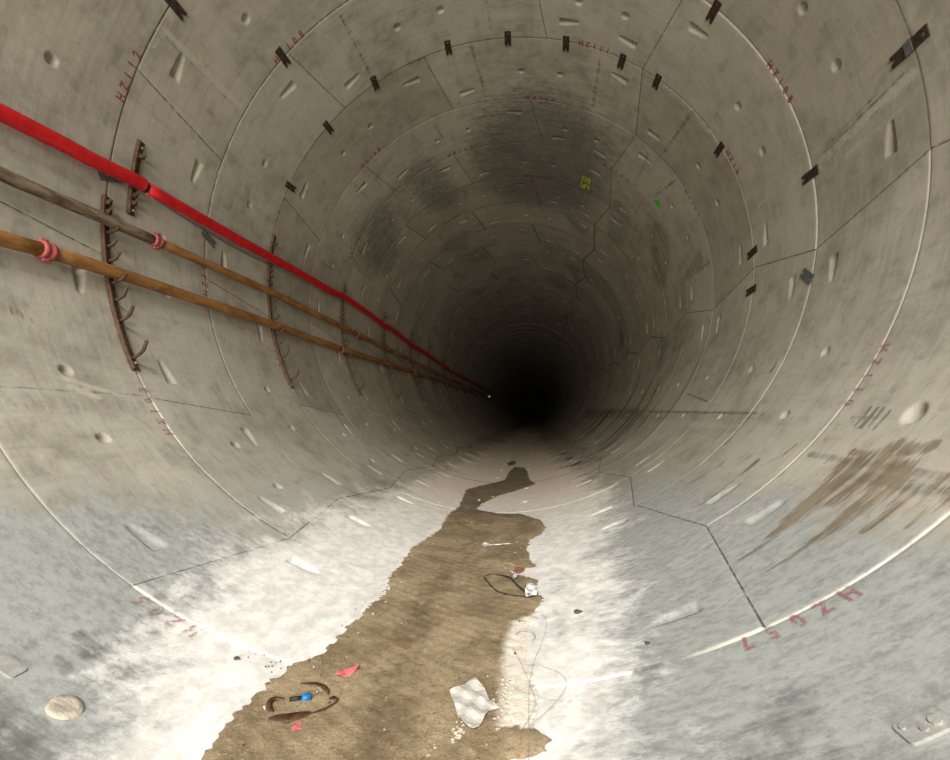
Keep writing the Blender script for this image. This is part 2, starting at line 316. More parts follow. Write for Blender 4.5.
white = [(-119.4,1.05,-119.7,1.9,.03,.045,1.),(-116,1.04,-122.5,1.06,.02,.05,.7),(-110.6,1.3,-108.8,1.9,.03,.07,.55),(96.8,1.05,95.8,1.9,.05,.05,.75),(93.6,1.1,93.9,1.75,.02,.03,.6),(99,1.1,97.9,1.9,.03,.02,.5),(97.9,2.2,97.9,2.8,.02,.02,.6),
 (80,2.02,52,2.01,.035,.012,.85),(140,2.03,110,2.02,.03,.04,.6),(112,2.02,90,2.03,.03,.015,.6),(137,3.02,120,3.03,.06,.05,.75),(120,3.03,96,3.03,.03,.015,.6),(-134,2.03,-100,2.02,.03,.02,.35),(-105,1.8,-95,1.95,.12,.06,.45),
 (-57.5,.45,-55,.8,.03,.02,.9),(-56,.5,-54.7,.62,.04,.03,.9),(-50.6,.80,-47,.86,.012,.01,.8),(-35,.55,-33,.5,.06,.05,.6),(-37,.45,-34.,.6,.05,.04,.5),(-60.3,1.0,-58.5,1.0,.02,.012,1.),(-60.2,3.02,-58.5,3.02,.03,.012,.9),(-60.2,5.02,-58.5,5.02,.03,.012,.8),
 (-22,.96,-26,.99,.05,.02,.6),(24.5,.25,29,.22,.02,.03,.5),(25,.75,30.4,.78,.012,.02,.8),(26,.68,31,.72,.01,.01,.7),(33,.85,37.,.82,.05,.02,.8),(36,1.3,41,1.33,.02,.02,.7),(30.,1.4,33.5,1.3,.05,.03,.7),(50,1.5,55.5,1.47,.015,.01,.6),(58,1.95,68,1.9,.012,.012,.5),(56,2.5,70,2.5,.02,.012,.5),(60,2.7,67,2.75,.014,.01,.5),(66,2.2,72,2.2,.012,.01,.5),(40,2.4,46,2.5,.015,.01,.5),
 (-76,1.95,-70,1.93,.02,.012,.3),(-149,2.55,-148.3,2.75,.05,.04,.5),(-145,2.75,-142,2.85,.05,.05,.5),(-132.6,1.85,-130.6,1.86,.05,.03,.6),(-131,2.5,-126,2.7,.12,.1,.4),(-112,2.1,-108.5,2.14,.03,.02,.5),(108,2.3,106,2.45,.05,.03,.4),(128,2.1,126,2.3,.05,.03,.4),
 (-168,3.1,-170,3.9,.01,.01,.4),(-166.5,2.35,-163.5,2.4,.06,.05,.45),(-172,5.3,-171,5.32,.02,.02,.3)]
for _ in range(90):      # drips of laitance
    s = random.uniform(.05, 9); ph = random.choice((-1, 1))*random.uniform(28, 120); L = random.uniform(1.5, 6)
    white.append((ph, s, ph+L, s+random.uniform(-.02, .02), random.uniform(.005, .016), .006, random.uniform(.3, .7)))

dark += dark2
def paint_list(F, PH, S, ph1, s1, L):
    for p0, a, p1, b, w0, w1, st in L:
        wm = max(w0, w1)*1.9
        r0 = np.searchsorted(s1, min(a, b)-wm/W); r1 = np.searchsorted(s1, max(a, b)+wm/W)
        for wrap in (0, 360, -360):
            q0, q1 = p0+wrap, p1+wrap; dp = math.degrees(wm/R)
            c0 = np.searchsorted(ph1, min(q0, q1)-dp); c1 = np.searchsorted(ph1, max(q0, q1)+dp)
            if r1 <= r0 or c1 <= c0: continue
            X = np.radians(ph1[c0:c1]-q0)*R; Y = (s1[r0:r1]-a)*W
            dx = math.radians(q1-q0)*R; dy = (b-a)*W; L2 = dx*dx+dy*dy+1e-9
            T = np.clip((X[None]*dx+Y[:, None]*dy)/L2, 0, 1)
            D = np.hypot(X[None]-T*dx, Y[:, None]-T*dy); w = np.maximum(w0+(w1-w0)*T, .013 if a < 5 else .026)
            F[r0:r1, c0:c1] = np.maximum(F[r0:r1, c0:c1], st*(1-sstep(D/w, .45, 1.75)))

def nz(PH, S, sc, seed):             # cheap smooth periodic noise on the cylinder
    r = np.random.default_rng(seed); a = np.radians(PH); out = np.zeros(np.broadcast(PH, S).shape)
    for _ in range(10):
        m = r.integers(1, max(2, int(6*sc))); q = r.uniform(-3, 3)*sc; out = out+np.sin(m*a+q*S+r.uniform(0, 6.28))*r.uniform(.3, 1)
    return out/4

sections = {'floor': (-38., 38.), 'wall_right': (38., 122.), 'ceiling': (122., 238.), 'wall_left': (-122., -38.)}
acc = {k: [] for k in sections}
def block(s0, s1_, ds, dphi):
    rows = []
    for k in range(math.floor(s0), math.ceil(s1_)):
        a, b = max(s0, k), min(s1_, k+1); n = max(2, round((b-a)*W/ds))
        rows += list(np.linspace(a, b, n, endpoint=False))
        if a == k: rows += [k+.0025, k+.006]
        if b == k+1: rows += [k+1-.006, k+1-.0025]
    rows.append(s1_); s1 = np.unique(np.round(np.array(rows), 6))
    for name, (pa, pb) in sections.items():
        n = round((pb-pa)/dphi); ph1 = np.linspace(pa, pb, n+1)
        PH = ph1[None, :]; S = s1[:, None]; shp = (len(s1), len(ph1))
        h = np.zeros(shp); jd = np.full(shp, .5); seg = np.zeros(shp)
        for k in range(math.floor(s0), math.ceil(s1_)):
            rr = np.where((s1 >= k-1e-6) & (s1 < k+1-1e-6 if k+1 < s1_-1e-6 else s1 <= k+1+1e-6))[0]
            if not len(rr): continue
            sk = s1[rr][:, None]; js = []
            for w in (-360, 0, 360):
                for a, b in joints(k): js.append(a+w+(b-a)*(sk-k))
            js = sorted(js, key=lambda z: z[0, 0]); best = np.full((len(rr), len(ph1)), 1e3); sg = np.zeros_like(best)
            cnt = np.zeros_like(best, dtype=int)
            for i, j in enumerate(js):
                d = PH-j; m = np.abs(d) < np.abs(best); best = np.where(m, d, best); sg = np.where(m, (-1)**i, sg); cnt += (d > 0)
            jd[rr] = np.radians(best)*R*sg
            hide = (np.abs(np.where(PH > 180, PH-360, PH)) < 45)+0*sk if k < 0 else 0*sk+0*PH
            jd[rr] = np.where(hide > 0, .5, jd[rr])
            r = np.random.default_rng(100+k); offs = r.uniform(-.004, .004, 40); offs[:] += r.uniform(-.002, .002)
            h[rr] += offs[cnt % 40]; sr = r.uniform(0, 1, 40)*.7+r.uniform(0, .3); seg[rr] = sr[(cnt+7*(PH > 180)*0) % 40]
            h[rr] -= .008*np.exp(-(jd[rr]/.008)**2)
        near = np.abs(S-np.round(S))*W
        h -= .009*np.exp(-(near/.0055)**2)*(.12+.88*sstep(np.abs(np.where(PH > 180, PH-360, PH)), 20, 38))
        h += .0018*nz(PH, S, 1.6, 3)
        P1 = PH
        for p, side, s in pockets:
            if s < .1: continue
            if not (s0-.2 < s < s1_+.2): continue
            for w in (0, 360):
                q = p+w
                if q < pa-8 or q > pb+8: continue
                r0, r1 = np.searchsorted(s1, [s-.09, s+.09]); c0, c1 = np.searchsorted(ph1, [q-6, q+6])
                if r1 <= r0 or c1 <= c0: continue
                a = np.radians(ph1[c0:c1]-q)[None]*R*side; b = (s1[r0:r1]-s)[:, None]*W+.045
                bu = (1-np.clip(a/.27, 0, 1))**.7; wd = .035+.065*bu
                ins = np.clip(a/.012, 0, 1)*np.clip((.27-a)/.02, 0, 1)*np.clip(b/.012, 0, 1)
                h[r0:r1, c0:c1] -= ins*(.018+.052*bu)*np.clip(1-b/wd, 0, 1)**.8
        for p, s, rad, dep in holes:
            if not (s0-.2 < s < s1_+.2): continue
            for w in (0, 360):
                q = p+w
                if q < pa-4 or q > pb+4: continue
                r0, r1 = np.searchsorted(s1, [s-.1, s+.1]); c0, c1 = np.searchsorted(ph1, [q-3, q+3])
                if r1 <= r0 or c1 <= c0: continue
                D = np.hypot(np.radians(ph1[c0:c1]-q)[None]*R, (s1[r0:r1]-s)[:, None]*W*(1.25 if rad > .06 else 1))
                h[r0:r1, c0:c1] -= dep*(1-sstep(D, rad*.55, rad))
        fb, fd, fw = np.zeros(shp), np.zeros(shp), np.zeros(shp)
        paint_list(fb, PH, S, ph1, s1, brown); paint_list(fd, PH, S, ph1, s1, dark); paint_list(fw, PH, S, ph1, s1, white)
        ap = np.where(PH > 180, PH-360, PH)+0*S
        wr = np.interp(s1, [-2, -.4, .3, 1.2, 2, 3.2, 6, 9, 14, 30], [11, 12.5, 14, 17, 22, 24, 20, 17, 14, 10])[:, None]
        wl = np.interp(s1, [-2, -.6, -.2, .4, 1.5, 3, 8, 14, 30], [11, 12, 18, 23, 23, 20, 17, 14, 12])[:, None]
        wv = np.where(ap > 0, wr, wl); dust = 1-sstep(np.abs(ap), wv-9, wv+14)
        dust = dust*np.interp(s1, [0, 4, 8, 14, 30], [1, .98, .9, .75, .6])[:, None]
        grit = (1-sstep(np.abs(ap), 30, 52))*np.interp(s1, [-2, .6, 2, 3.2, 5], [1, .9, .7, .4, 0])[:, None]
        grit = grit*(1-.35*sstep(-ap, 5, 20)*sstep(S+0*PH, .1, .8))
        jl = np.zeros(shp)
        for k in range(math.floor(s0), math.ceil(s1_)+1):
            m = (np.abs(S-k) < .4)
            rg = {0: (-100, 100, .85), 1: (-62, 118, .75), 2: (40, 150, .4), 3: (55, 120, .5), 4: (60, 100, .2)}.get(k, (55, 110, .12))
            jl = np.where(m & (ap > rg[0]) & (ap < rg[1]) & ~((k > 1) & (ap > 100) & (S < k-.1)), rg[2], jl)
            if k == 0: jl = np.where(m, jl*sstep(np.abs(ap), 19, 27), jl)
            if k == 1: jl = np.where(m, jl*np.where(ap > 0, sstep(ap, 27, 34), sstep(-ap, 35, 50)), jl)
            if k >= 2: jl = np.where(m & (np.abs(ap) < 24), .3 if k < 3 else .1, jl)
        rad = R-h; a = np.radians(PH)
        co = np.stack([rad*np.sin(a), (Z0+S*W)+0*PH, R-rad*np.cos(a)], -1)
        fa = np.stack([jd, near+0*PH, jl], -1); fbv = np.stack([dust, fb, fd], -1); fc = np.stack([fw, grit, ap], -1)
        fdv = np.stack([seg, S+0*PH, 0*seg], -1)
        acc[name].append((co, fa, fbv, fc, fdv))
block(-2.8, 5.0, .0145, .25)
block(5.0, 10.0, .022, .40)
block(10.0, 19.0, .05, .75)
block(19.0, 75.0, .2, 2.0)
walls = {}
for name, L in acc.items():
    vs, at, fs, base = [], [[], [], [], []], [], 0
    for co, fa, fb_, fc, fd_ in L:
        n, m = co.shape[:2]; vs.append(co.reshape(-1, 3))
        for i, f in enumerate((fa, fb_, fc, fd_)): at[i].append(f.reshape(-1, 3))
        idx = base+np.arange(n*m).reshape(n, m)
        fs.append(np.stack([idx[:-1, :-1], idx[1:, :-1], idx[1:, 1:], idx[:-1, 1:]], -1).reshape(-1, 4)); base += n*m
    V = np.concatenate(vs).astype(np.float32); F = np.concatenate(fs).astype(np.int32)
    me = bpy.data.meshes.new(name); me.vertices.add(len(V)); me.vertices.foreach_set('co', V.ravel())
    me.loops.add(F.size); me.loops.foreach_set('vertex_index', F.ravel())
    me.polygons.add(len(F)); me.polygons.foreach_set('loop_start', np.arange(0, F.size, 4, dtype=np.int32))
    me.polygons.foreach_set('use_smooth', np.ones(len(F), dtype=bool))
    for i, an in enumerate(('fa', 'fb', 'fc', 'fd')):
        t = me.attributes.new(an, 'FLOAT_VECTOR', 'POINT'); t.data.foreach_set('vector', np.concatenate(at[i]).astype(np.float32).ravel())
    me.update(calc_edges=True)
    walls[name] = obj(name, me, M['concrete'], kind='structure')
del acc
# dark cap added far down the drive to shut out the world background
bm = bmesh.new()
ring = [bm.verts.new(P(a, 75., -.05)) for a in range(0, 360, 10)]; r2 = [bm.verts.new(P(a, 75.2, -.05)) for a in range(0, 360, 10)]
bm.faces.new(ring); bm.faces.new(r2[::-1])
for i in range(36): bm.faces.new((ring[i], ring[(i+1) % 36], r2[(i+1) % 36], r2[i]))
bk = rust('dark_cap', (.02, .02, .018), (.03, .028, .025), (.04, .04, .035))
obj('far_end_cap', bm_mesh('far_end_cap', bm), bk, kind='structure')

def section_of(phi):
    p = phi if phi > -122 else phi+360
    for n, (a, b) in sections.items():
        if a <= p <= b: return walls[n]
    return walls['ceiling']

# ------------------------------------------------------------------ stencilled codes round the joints
def stencil(text, p0, dstep, s, mat, size=.082, gap=.0):
    """p0 = phi of the first letter; letters run clockwise as seen looking in, tops towards the portal"""
    bm = bmesh.new(); h = .0035
    for i, ch in enumerate(text):
        cu = bpy.data.curves.new('t', 'FONT'); cu.body = ch; cu.size = size*1.35; cu.align_x = 'CENTER'; cu.fill_mode = 'BOTH'; cu.resolution_u = 3
        cu.offset = .0045
        to = bpy.data.objects.new('t', cu); C.objects.link(to)
        me = bpy.data.meshes.new_from_object(to.evaluated_get(bpy.context.evaluated_depsgraph_get()))
        c = p0+dstep*i
        vm = [bm.verts.new(P(c - math.degrees(v.co.x*.85/R), s - (v.co.y-size*.5)/W, h)) for v in me.vertices]
        for f in me.polygons:
            try: bm.faces.new([vm[j] for j in f.vertices])
            except ValueError: pass
        bpy.data.objects.remove(to); bpy.data.curves.remove(cu); bpy.data.meshes.remove(me)
    o = obj('stencilled_code', bm_mesh('stencilled_code', bm), mat, section_of(p0))
    return o
ST = [('HZ112', -105.6, -1.84, .957, 'red_paint'), ('HZ108', -132.1, -1.86, 1.957, 'red_paint'), ('HZ111', -160.2, -1.7, 2.978, 'red_paint'), ('HZ111', 157.4, -1.7, 2.972, 'red_paint'),
      ('HZ110', 170.8, -1.83, 3.96, 'red_paint'), ('HZ108', 116.2, -1.80, 1.972, 'red_paint'), ('HZ10', 112.6, -1.6, 2.955, 'red_paint'), ('HZ110', 61., -1.88, .968, 'pink_paint'),
      ('HZ057', 33.36, -1.95, -.043, 'pink_paint'), ('HZ102', -48.5, -1.95, .968, 'pink_paint'), ('HZ05', -19.6, -1.9, -.045, 'faint_paint'), ('HZ109', -105.3, -1.75, 2.975, 'red_paint'), ('HZ10', -79.3, -1.8, 1.975, 'red_paint'),
      ('HZ111', 103.4, -1.8, .955, 'faint_paint'), ('HZ108', -134.6, -1.7, 3.95, 'red_paint'), ('HZ107', -161.4, -2.0, 4.94, 'red_paint'), ('HZ109', 143.9, -2.3, 4.95, 'red_paint'), ('HZ109', 115.8, -1.8, 4.0, 'red_paint'),
      ('HZ106', 172., -1.9, 5.95, 'red_paint'), ('HZ105', -150., -1.9, 6.95, 'red_paint'), ('HZ104', -110., -1.9, 4.96, 'red_paint'), ('HZ103', 128., -1.9, 6.96, 'red_paint'), ('HZ110', -66., -1.9, 2.96, 'faint_paint')]
for t, p, d, s, mt in ST: stencil(t, p, d, s, M[mt])
def scrawl(polys, p, s, mat, name, wd=.016):
    bm = bmesh.new()
    for pl in polys:
        pts = [P(p + math.degrees(x/R), s + y/W, .004) for x, y in pl]
        for a, b in zip(pts, pts[1:]):
            d = (b-a).normalized(); n = frame(p)[2]; q = d.cross(n)*wd; d = d*wd*.5
            bm.faces.new([bm.verts.new(v) for v in (a-q-d, b-q+d, b+q+d, a+q-d)])
    return obj(name, bm_mesh(name, bm), mat, section_of(p))
# lime figures and a green dot sprayed on the crown
scrawl([[(-.09,-.16),(.09,-.16)],[(-.08,-.16),(-.08,-.02)],[(.08,-.16),(.08,-.02)],[(-.09,-.02),(.09,-.02)],[(0,-.16),(0,-.04)],[(-.1,.10),(.0,.10),(.0,.24),(.1,.24)],[(-.1,.10),(-.1,.22)],[(.08,.06),(.08,.16),(-.03,.16)]], 149.2, 5.68, M['lime_paint'], 'sprayed_figures', .02)
bm = bmesh.new(); bm.faces.new([bm.verts.new(P(121.8+math.degrees(math.cos(a)*.075*(1+.1*math.sin(3*a))/R), 4.78+math.sin(a)*.085/W, .004)) for a in np.linspace(0, 2*PI, 25)[:-1]])
obj('sprayed_dot', bm_mesh('sprayed_dot', bm), M['green_paint'], section_of(121.8))

# cast details set into the lining
def patch_disc(phi, s, ra, rb, name, mat, par, h=.005):
    bm = bmesh.new(); n = 40; c = bm.verts.new(P(phi, s, h)); prev = None; rings = []
    for rr, hh in ((.55, h+.001), (.9, h+.002), (1., -.004)):
        rings.append([bm.verts.new(P(phi+math.degrees(math.cos(a)*ra*rr*(1+.03*math.sin(5*a))/R), s+math.sin(a)*rb*rr*(1+.03*math.cos(3*a))/W, hh)) for a in np.linspace(0, 2*PI, n+1)[:-1]])
    for i in range(n):
        j = (i+1) % n; bm.faces.new((c, rings[0][i], rings[0][j]))
        for A, B in zip(rings, rings[1:]): bm.faces.new((A[i], B[i], B[j], A[j]))
    return obj(name, bm_mesh(name, bm, True), mat, par)
tag(patch_disc(-19.9, -.513, .068, .048, 'grout_plug', M['grout'], walls['floor']), 'beige round mortar plug')
def rect_patch(phi, s, lx, ly, name, mat, par, tilt=0., h=.006):
    t, y, n = frame(phi); o = P(phi, s, -.006); ca, sa = math.cos(tilt), math.sin(tilt)
    u = t*ca+y*sa; v = -t*sa+y*ca; bm = bmesh.new(); r = .012
    pts = []
    for cx, cy, a0 in ((lx-r, ly-r, 0), (-lx+r, ly-r, 90), (-lx+r, -ly+r, 180), (lx-r, -ly+r, 270)):
        for k in range(4):
            a = math.radians(a0+30*k); pts.append((cx+r*math.cos(a), cy+r*math.sin(a)))
    extrude_ngon(bm, pts, o, u, v, n, h+.006); return obj(name, bm_mesh(name, bm), mat, par), (o+n*(h+.006), u, v, n)
pl, (o, u, v, n) = rect_patch(29.2, -.528, .068, .034, 'lifting_socket_cover', M['plate_mortar'] if 'plate_mortar' in M else M['grout'], walls['floor'], .0)
tag(pl, 'grey-beige rectangular socket cover')
bm = bmesh.new()
for x, y, rr in ((-.05, .014, .007), (.03, -.004, .016), (-.01, -.012, .010)):
    add_tube(bm, [o+u*x+v*y, o+u*x+v*y+n*.006], rr, 10)
obj('cover_knob', bm_mesh('cover_knob', bm), M['plate_mortar'], pl)
pl2, _ = rect_patch(-25.3, -.51, .075, .028, 'mortar_filled_pocket', M['plate_mortar'], walls['floor'], .05, .004)

# ------------------------------------------------------------------ strip plates over the joints
def strip_plate(name, phi, s, ang, L=.245, w=.105, t=.010, mat='plate', stand=.004, bend=0.):
    tt, ax, nn = frame(phi); o = P(phi, s, 0); r = .016; nw, nd = .014, .032; y0 = -L/2+.035
    ca, sa = math.cos(math.radians(ang)), math.sin(math.radians(ang)); v = ax*ca+tt*sa; u = -ax*sa+tt*ca
    bm = bmesh.new()
    for sg in (1, -1):
        arc = [(sg*r*math.sin(a), y0+r*math.cos(a)) for a in np.linspace(0, PI, 9)]
        pts = [(0, -L/2), (sg*w/2, -L/2), (sg*w/2, L/2), (sg*nw*1.3, L/2), (sg*nw*.6, L/2-nd), (0, L/2-nd-.008)] + arc
        lo = [bm.verts.new(u*x+v*y+nn*stand) for x, y in pts]; hi = [bm.verts.new(u*x+v*y+nn*(stand+t)) for x, y in pts]
        if sg < 0: lo, hi = lo[::-1], hi[::-1]
        bm.faces.new(lo); bm.faces.new(hi[::-1])
        for i in range(len(lo)): j = (i+1) % len(lo); bm.faces.new((lo[i], hi[i], hi[j], lo[j]))
    ob = obj(name, bm_mesh(name, bm), M[mat]); ob.location = o
    return ob
PL = [(-123.5,1.02,3,'plate','dark rusty strap plate at the top left edge of the photo'),
 (-133.6,1.99,0,'plate','dark strap plate beside the red code HZ108 on the upper left of the crown'),
 (-149.1,2.985,4,'plate','dark strap plate at the foot of the long brown streak left of the crown'),
 (-132.7,3.01,-2,'plate','dark strap plate on the upper left, just below and left of the streak plate'),
 (-114.4,3.02,-6,'plate','small dark strap plate above the second pipe rack, beside red marks on the left wall'),
 (-169.6,2.985,3,'plate','leftmost dark strap plate of the row across the crown, right of a red code'),
 (175.4,3.005,2,'plate','dark strap plate at the very top of the ring, middle of the crown row'),
 (161.0,3.025,-3,'plate','dark strap plate on the crown just left of a faded red code'),
 (146.7,3.029,2,'plate','dark strap plate on the crown left of where three joints meet'),
 (136.9,3.03,0,'plate','dark strap plate on the crown just right of where three joints meet'),
 (131.1,2.02,4,'plate','dark strap plate at the top edge of the photo, upper right of the crown'),
 (99.8,1.02,2,'plate','largest dark strap plate, mud in its middle, top right corner of the photo'),
 (95.2,2.02,3,'plate','dark strap plate at the end of the scratched pale line, upper right wall'),
 (114.9,3.045,-2,'plate','dark strap plate with red marks just below it on the right shoulder'),
 (89.6,3.02,-6,'plate','dark strap plate just above the kinked joint on the right wall'),
 (81.2,3.02,-2,'plate','dark strap plate just below the kinked joint on the right wall'),
 (77.8,2.06,38,'plate_grey','tilted grey strap plate at the top of the pale run on the right wall'),
 (-91.4,2.03,26,'plate_grey','small tilted grey strap plate under the red hose on the left wall'),
 (-92.8,1.01,-22,'plate_grey','grey steel strap plate under the red hose left of the short hook bar')]
for p, s, a, mt, lab in PL:
    L = .30 if 'largest' in lab else .235
    o = strip_plate('strap_plate', p, s, a, L, .092, mat=mt); tag(o, lab, 'metal plate', 'strap plates bolted over the lining joints')
    if 'largest' in lab:
        tt, ax, nn = frame(p); bm = bmesh.new(); add_box(bm, nn*.0165, tt, ax, nn, .05, .03, .0025)
        obj('mud_smear', bm_mesh('mud_smear', bm), M['plate_grey'], o)['label'] = 'dried grey mud smear'

# ------------------------------------------------------------------ pipe racks
RACK0 = P(-60, 0, 0)
def rail(bm, p0, p1, s, off=RACK0):
    """angle iron bent to the lining: flat leg on the wall, upstanding leg on the portal side"""
    n = 26; rows = []
    prof = [(-.036, .0), (-.036, .040), (-.024, .040), (-.024, .014), (.038, .014), (.038, .0)]
    for i in range(n+1):
        p = p0+(p1-p0)*i/n; rows.append([bm.verts.new(P(p, s+y/W, h+.003)-off) for y, h in prof])
    for a, b in zip(rows, rows[1:]):
        for i in range(6): bm.faces.new((a[i], a[(i+1) % 6], b[(i+1) % 6], b[i]))
    bm.faces.new(rows[0]); bm.faces.new(rows[-1][::-1])
def hook(phi, s, L, up, par, r=.0145, off=RACK0):
    bm = bmesh.new(); sc = s+.004
    k = .35 if L < .12 else .62
    pts = [P(phi, sc, .010), P(phi-.15*up, sc, L*k), P(phi-up*.45*2, sc, L*.88), P(phi-up*1.5, sc, L)]
    add_tube(bm, [q-off for q in smooth_path(pts, 5)], r, 8)
    if L < .12:                                                       # short stub with a square nut
        t, a, n = frame(phi); add_box(bm, P(phi-.1, sc, L*.55)-off, t, a, n, .021, .021, .016)
    return obj('hook', bm_mesh('hook', bm, True), M['hook'], par)
def bolt(phi, s, par, off=RACK0):
    bm = bmesh.new(); add_tube(bm, [P(phi, s, .012)-off, P(phi, s, .032)-off], .013, 6)
    return obj('bolt', bm_mesh('bolt', bm), M['bolt'], par)
HK = [(-61.7,.215,1.0),(-68.2,.19,1.0),(-71.7,.17,.9),(-74.6,.19,.5),(-78.3,.15,.7),(-80.8,.12,.5),(-83.1,.16,.35),(-86.4,.07,.4),(-88.,.07,.4)]
HU = [(-90.1,.07,.3),(-91.5,.07,.3),(-93.,.048,.1),(-94.4,.048,.1),(-98.5,.10,.3)]
GR = 'hooked pipe racks down the left wall'
def make_rack(lo, hi, s, hooks, bolts):
    o = empty('pipe_rack', (RACK0.x, RACK0.y, RACK0.z)); bm = bmesh.new(); rail(bm, lo, hi, s)
    obj('rail', bm_mesh('rail', bm), M['rack'], o)
    for p, L, u in hooks: hook(p, s, L, u, o)
    for b in bolts: bolt(b, s+.008, o)
    return o
r1 = make_rack(-59.8, -89.2, .985, HK, (-60.9, -88.2)); tag(r1, 'nearest curved rusty hook rack, below the muddy pipe, both brown pipes across it', 'pipe rack', GR)
r2 = make_rack(-88.2, -101.2, 1.19, HU, (-89., -100.2)); tag(r2, 'short dark hook bar carrying the red hose, just above the nearest rack', 'pipe rack', GR)
proto = make_rack(-59.8, -101., 0., HK+HU, (-60.7, -94.8))
ordn = ['second', 'third', 'fourth', 'fifth', 'sixth', 'seventh', 'eighth', 'ninth', 'tenth', 'eleventh', 'twelfth']
for i, w in enumerate(ordn):
    s = 3.015+2*i
    if i == 0: o = proto
    else:
        o = proto.copy(); C.objects.link(o)
        for ch in proto.children:
            c = ch.copy(); C.objects.link(c); c.parent = o
    o.location = (RACK0.x, RACK0.y+s*W, RACK0.z)
    tag(o, 'full-height rusty hook rack on the left wall, %s from the viewer' % w, 'pipe rack', GR)

# ------------------------------------------------------------------ pipes and hose on the hooks
def path(L, h, n=10):
    ps = sorted(L, key=lambda q: q[1]); out = [Vector((p, s, 0)) for p, s in ps]
    return [P(v.x, v.y, h) for v in smooth_path(out, n)]
def interp_phi(L, s):
    L = sorted(L, key=lambda q: q[1]); return float(np.interp(s, [q[1] for q in L], [q[0] for q in L]))
def pipeline(name, label, L, h, r, cps, mats, cat):
    s0, s1 = min(q[1] for q in L), max(q[1] for q in L)
    o = empty(name, P(interp_phi(L, s0), s0, h)); off = Vector(o.location)
    cuts = [s0]+[c for c in cps if s0 < c < s1]+[s1]
    for i, (a, b) in enumerate(zip(cuts, cuts[1:])):
        n = max(6, int((b-a)*6)); pts = [P(interp_phi(L, a+(b-a)*k/n), a+(b-a)*k/n, h)-off for k in range(n+1)]
        bm = bmesh.new(); m = mats[0] if i == 0 else mats[1]
        add_tube(bm, pts, r, 18, noise=.10 if m == 'pipe_muddy' else 0)
        obj('pipe_length', bm_mesh('pipe_length', bm, True), M[m], o)
        if m == 'pipe_muddy': o.children[-1]['label'] = 'mud-caked grey-brown nearest length'
    for i, c in enumerate(cuts[1:-1]):
        p = interp_phi(L, c); bm = bmesh.new(); d = P(interp_phi(L, c+.03), c+.03, h)-P(p, c, h); d.normalize(); q = P(p, c, h)-off
        add_tube(bm, [q-d*.045, q-d*.04, q-d*.018, q-d*.012, q+d*.012, q+d*.018, q+d*.04, q+d*.045], [r*1.05, r*1.28, r*1.3, r*1.2, r*1.2, r*1.3, r*1.28, r*1.05], 18)
        t, a, n = frame(p)
        cp = obj('coupling', bm_mesh('coupling', bm, True), M['coupling' if i == 0 else 'dull_coupling'], o)
        if i == 0: cp['label'] = 'pink-red clamp coupling'
        for sg in (-1, 1):
            bm = bmesh.new(); c0 = q+t*sg*r*1.42; add_box(bm, c0, t, d, n, .016, .026, .012); add_tube(bm, [c0-n*.026, c0+n*.026], .007, 6)
            obj('clamp_bolt', bm_mesh('clamp_bolt', bm), M['coupling' if i == 0 else 'dull_coupling'], cp)
    tag(o, label, cat); return o
L3 = [(-75.0,-2.5),(-75.0,-.6),(-75.2,.26),(-75.66,.51),(-76.0,1.08),(-76.35,3.),(-76.,4.65),(-76.6,7.),(-77.2,9.5),(-77.8,16),(-77.8,30)]
L2 = [(-84.2,-2.5),(-84.2,.28),(-84.3,.6),(-84.5,.87),(-84.76,1.36),(-85.2,2.95),(-84.7,5.),(-84.,8),(-82.6,12),(-82.,18),(-82.,30)]
L1a = [(-91.5,-2.5),(-91.6,-2.2),(-91.6,-1.9),(-91.7,-1.5),(-91.7,-1.1),(-91.8,-.7),(-91.9,-.3),(-91.97,.1),(-92.7,.58),(-93.,.85),(-93.7,1.17),(-93.72,1.215)]
L1b = [(-93.5,1.25),(-93.9,2.36),(-94.6,3.4),(-95.,4.4),(-95.8,5.0),(-95.3,5.8),(-94.3,6.9),(-94.6,7.3),(-93.3,8.3),(-92.5,9.),(-92.2,10.5),(-91.8,11.),(-90.9,12),(-90.6,13),(-89.5,15),(-89.,30)]
pipeline('steel_pipe', 'lowest straight rusty brown pipe along the left wall', L3, .10, .058, [.51, 4.75, 9., 13.2, 17.5, 22], ('pipe', 'pipe'), 'pipe')
pipeline('steel_pipe', 'brown pipe between the red hose and the lowest pipe, mud-caked near the viewer', L2, .10, .050, [1.36, 5.5, 9.7, 13.9, 18], ('pipe_muddy', 'pipe'), 'pipe')
hs = empty('supply_hose', P(-91.5, -2.5, .105)); ho = Vector(hs.location)
for L, rr in ((L1a, .070), (L1b, .066)):
    s0, s1 = L[0][1], L[-1][1]; n = int((s1-s0)*8)+3; bm = bmesh.new(); lp = smooth_path([Vector((p, s, 0)) for p, s in L], 10)
    add_tube(bm, [P(v.x, v.y, .105)-ho for v in lp], rr, 16, squash=(1., .72)); obj('hose_length', bm_mesh('hose_length', bm, True), M['hose'], hs)
    bm = bmesh.new(); lp2 = [P(v.x+math.degrees(rr*.80/R), v.y, .098)-ho for v in lp if v.y < 6]
    add_tube(bm, lp2, [.014+.006*random.random() for _ in lp2], 8); w = obj('seam_edge', bm_mesh('seam_edge', bm, True), M['hose_wear'], hs.children[-1]); w['label'] = 'scuffed pale lower edge'
bm = bmesh.new(); a, b = P(-93.72, 1.205, .105)-ho, P(-93.5, 1.26, .105)-ho
add_tube(bm, [a, a.lerp(b, .3), a.lerp(b, .35), a.lerp(b, .65), a.lerp(b, .7), b], [.036, .036, .044, .044, .036, .036], 14); add_box(bm, a.lerp(b, .5)+Vector((0, 0, -.045)), Vector((1, 0, 0)), Vector((0, 1, 0)), Vector((0, 0, 1)), .018, .03, .012)
obj('hose_coupling', bm_mesh('hose_coupling', bm), M['black_rubber'], hs)['label'] = 'black coupling'
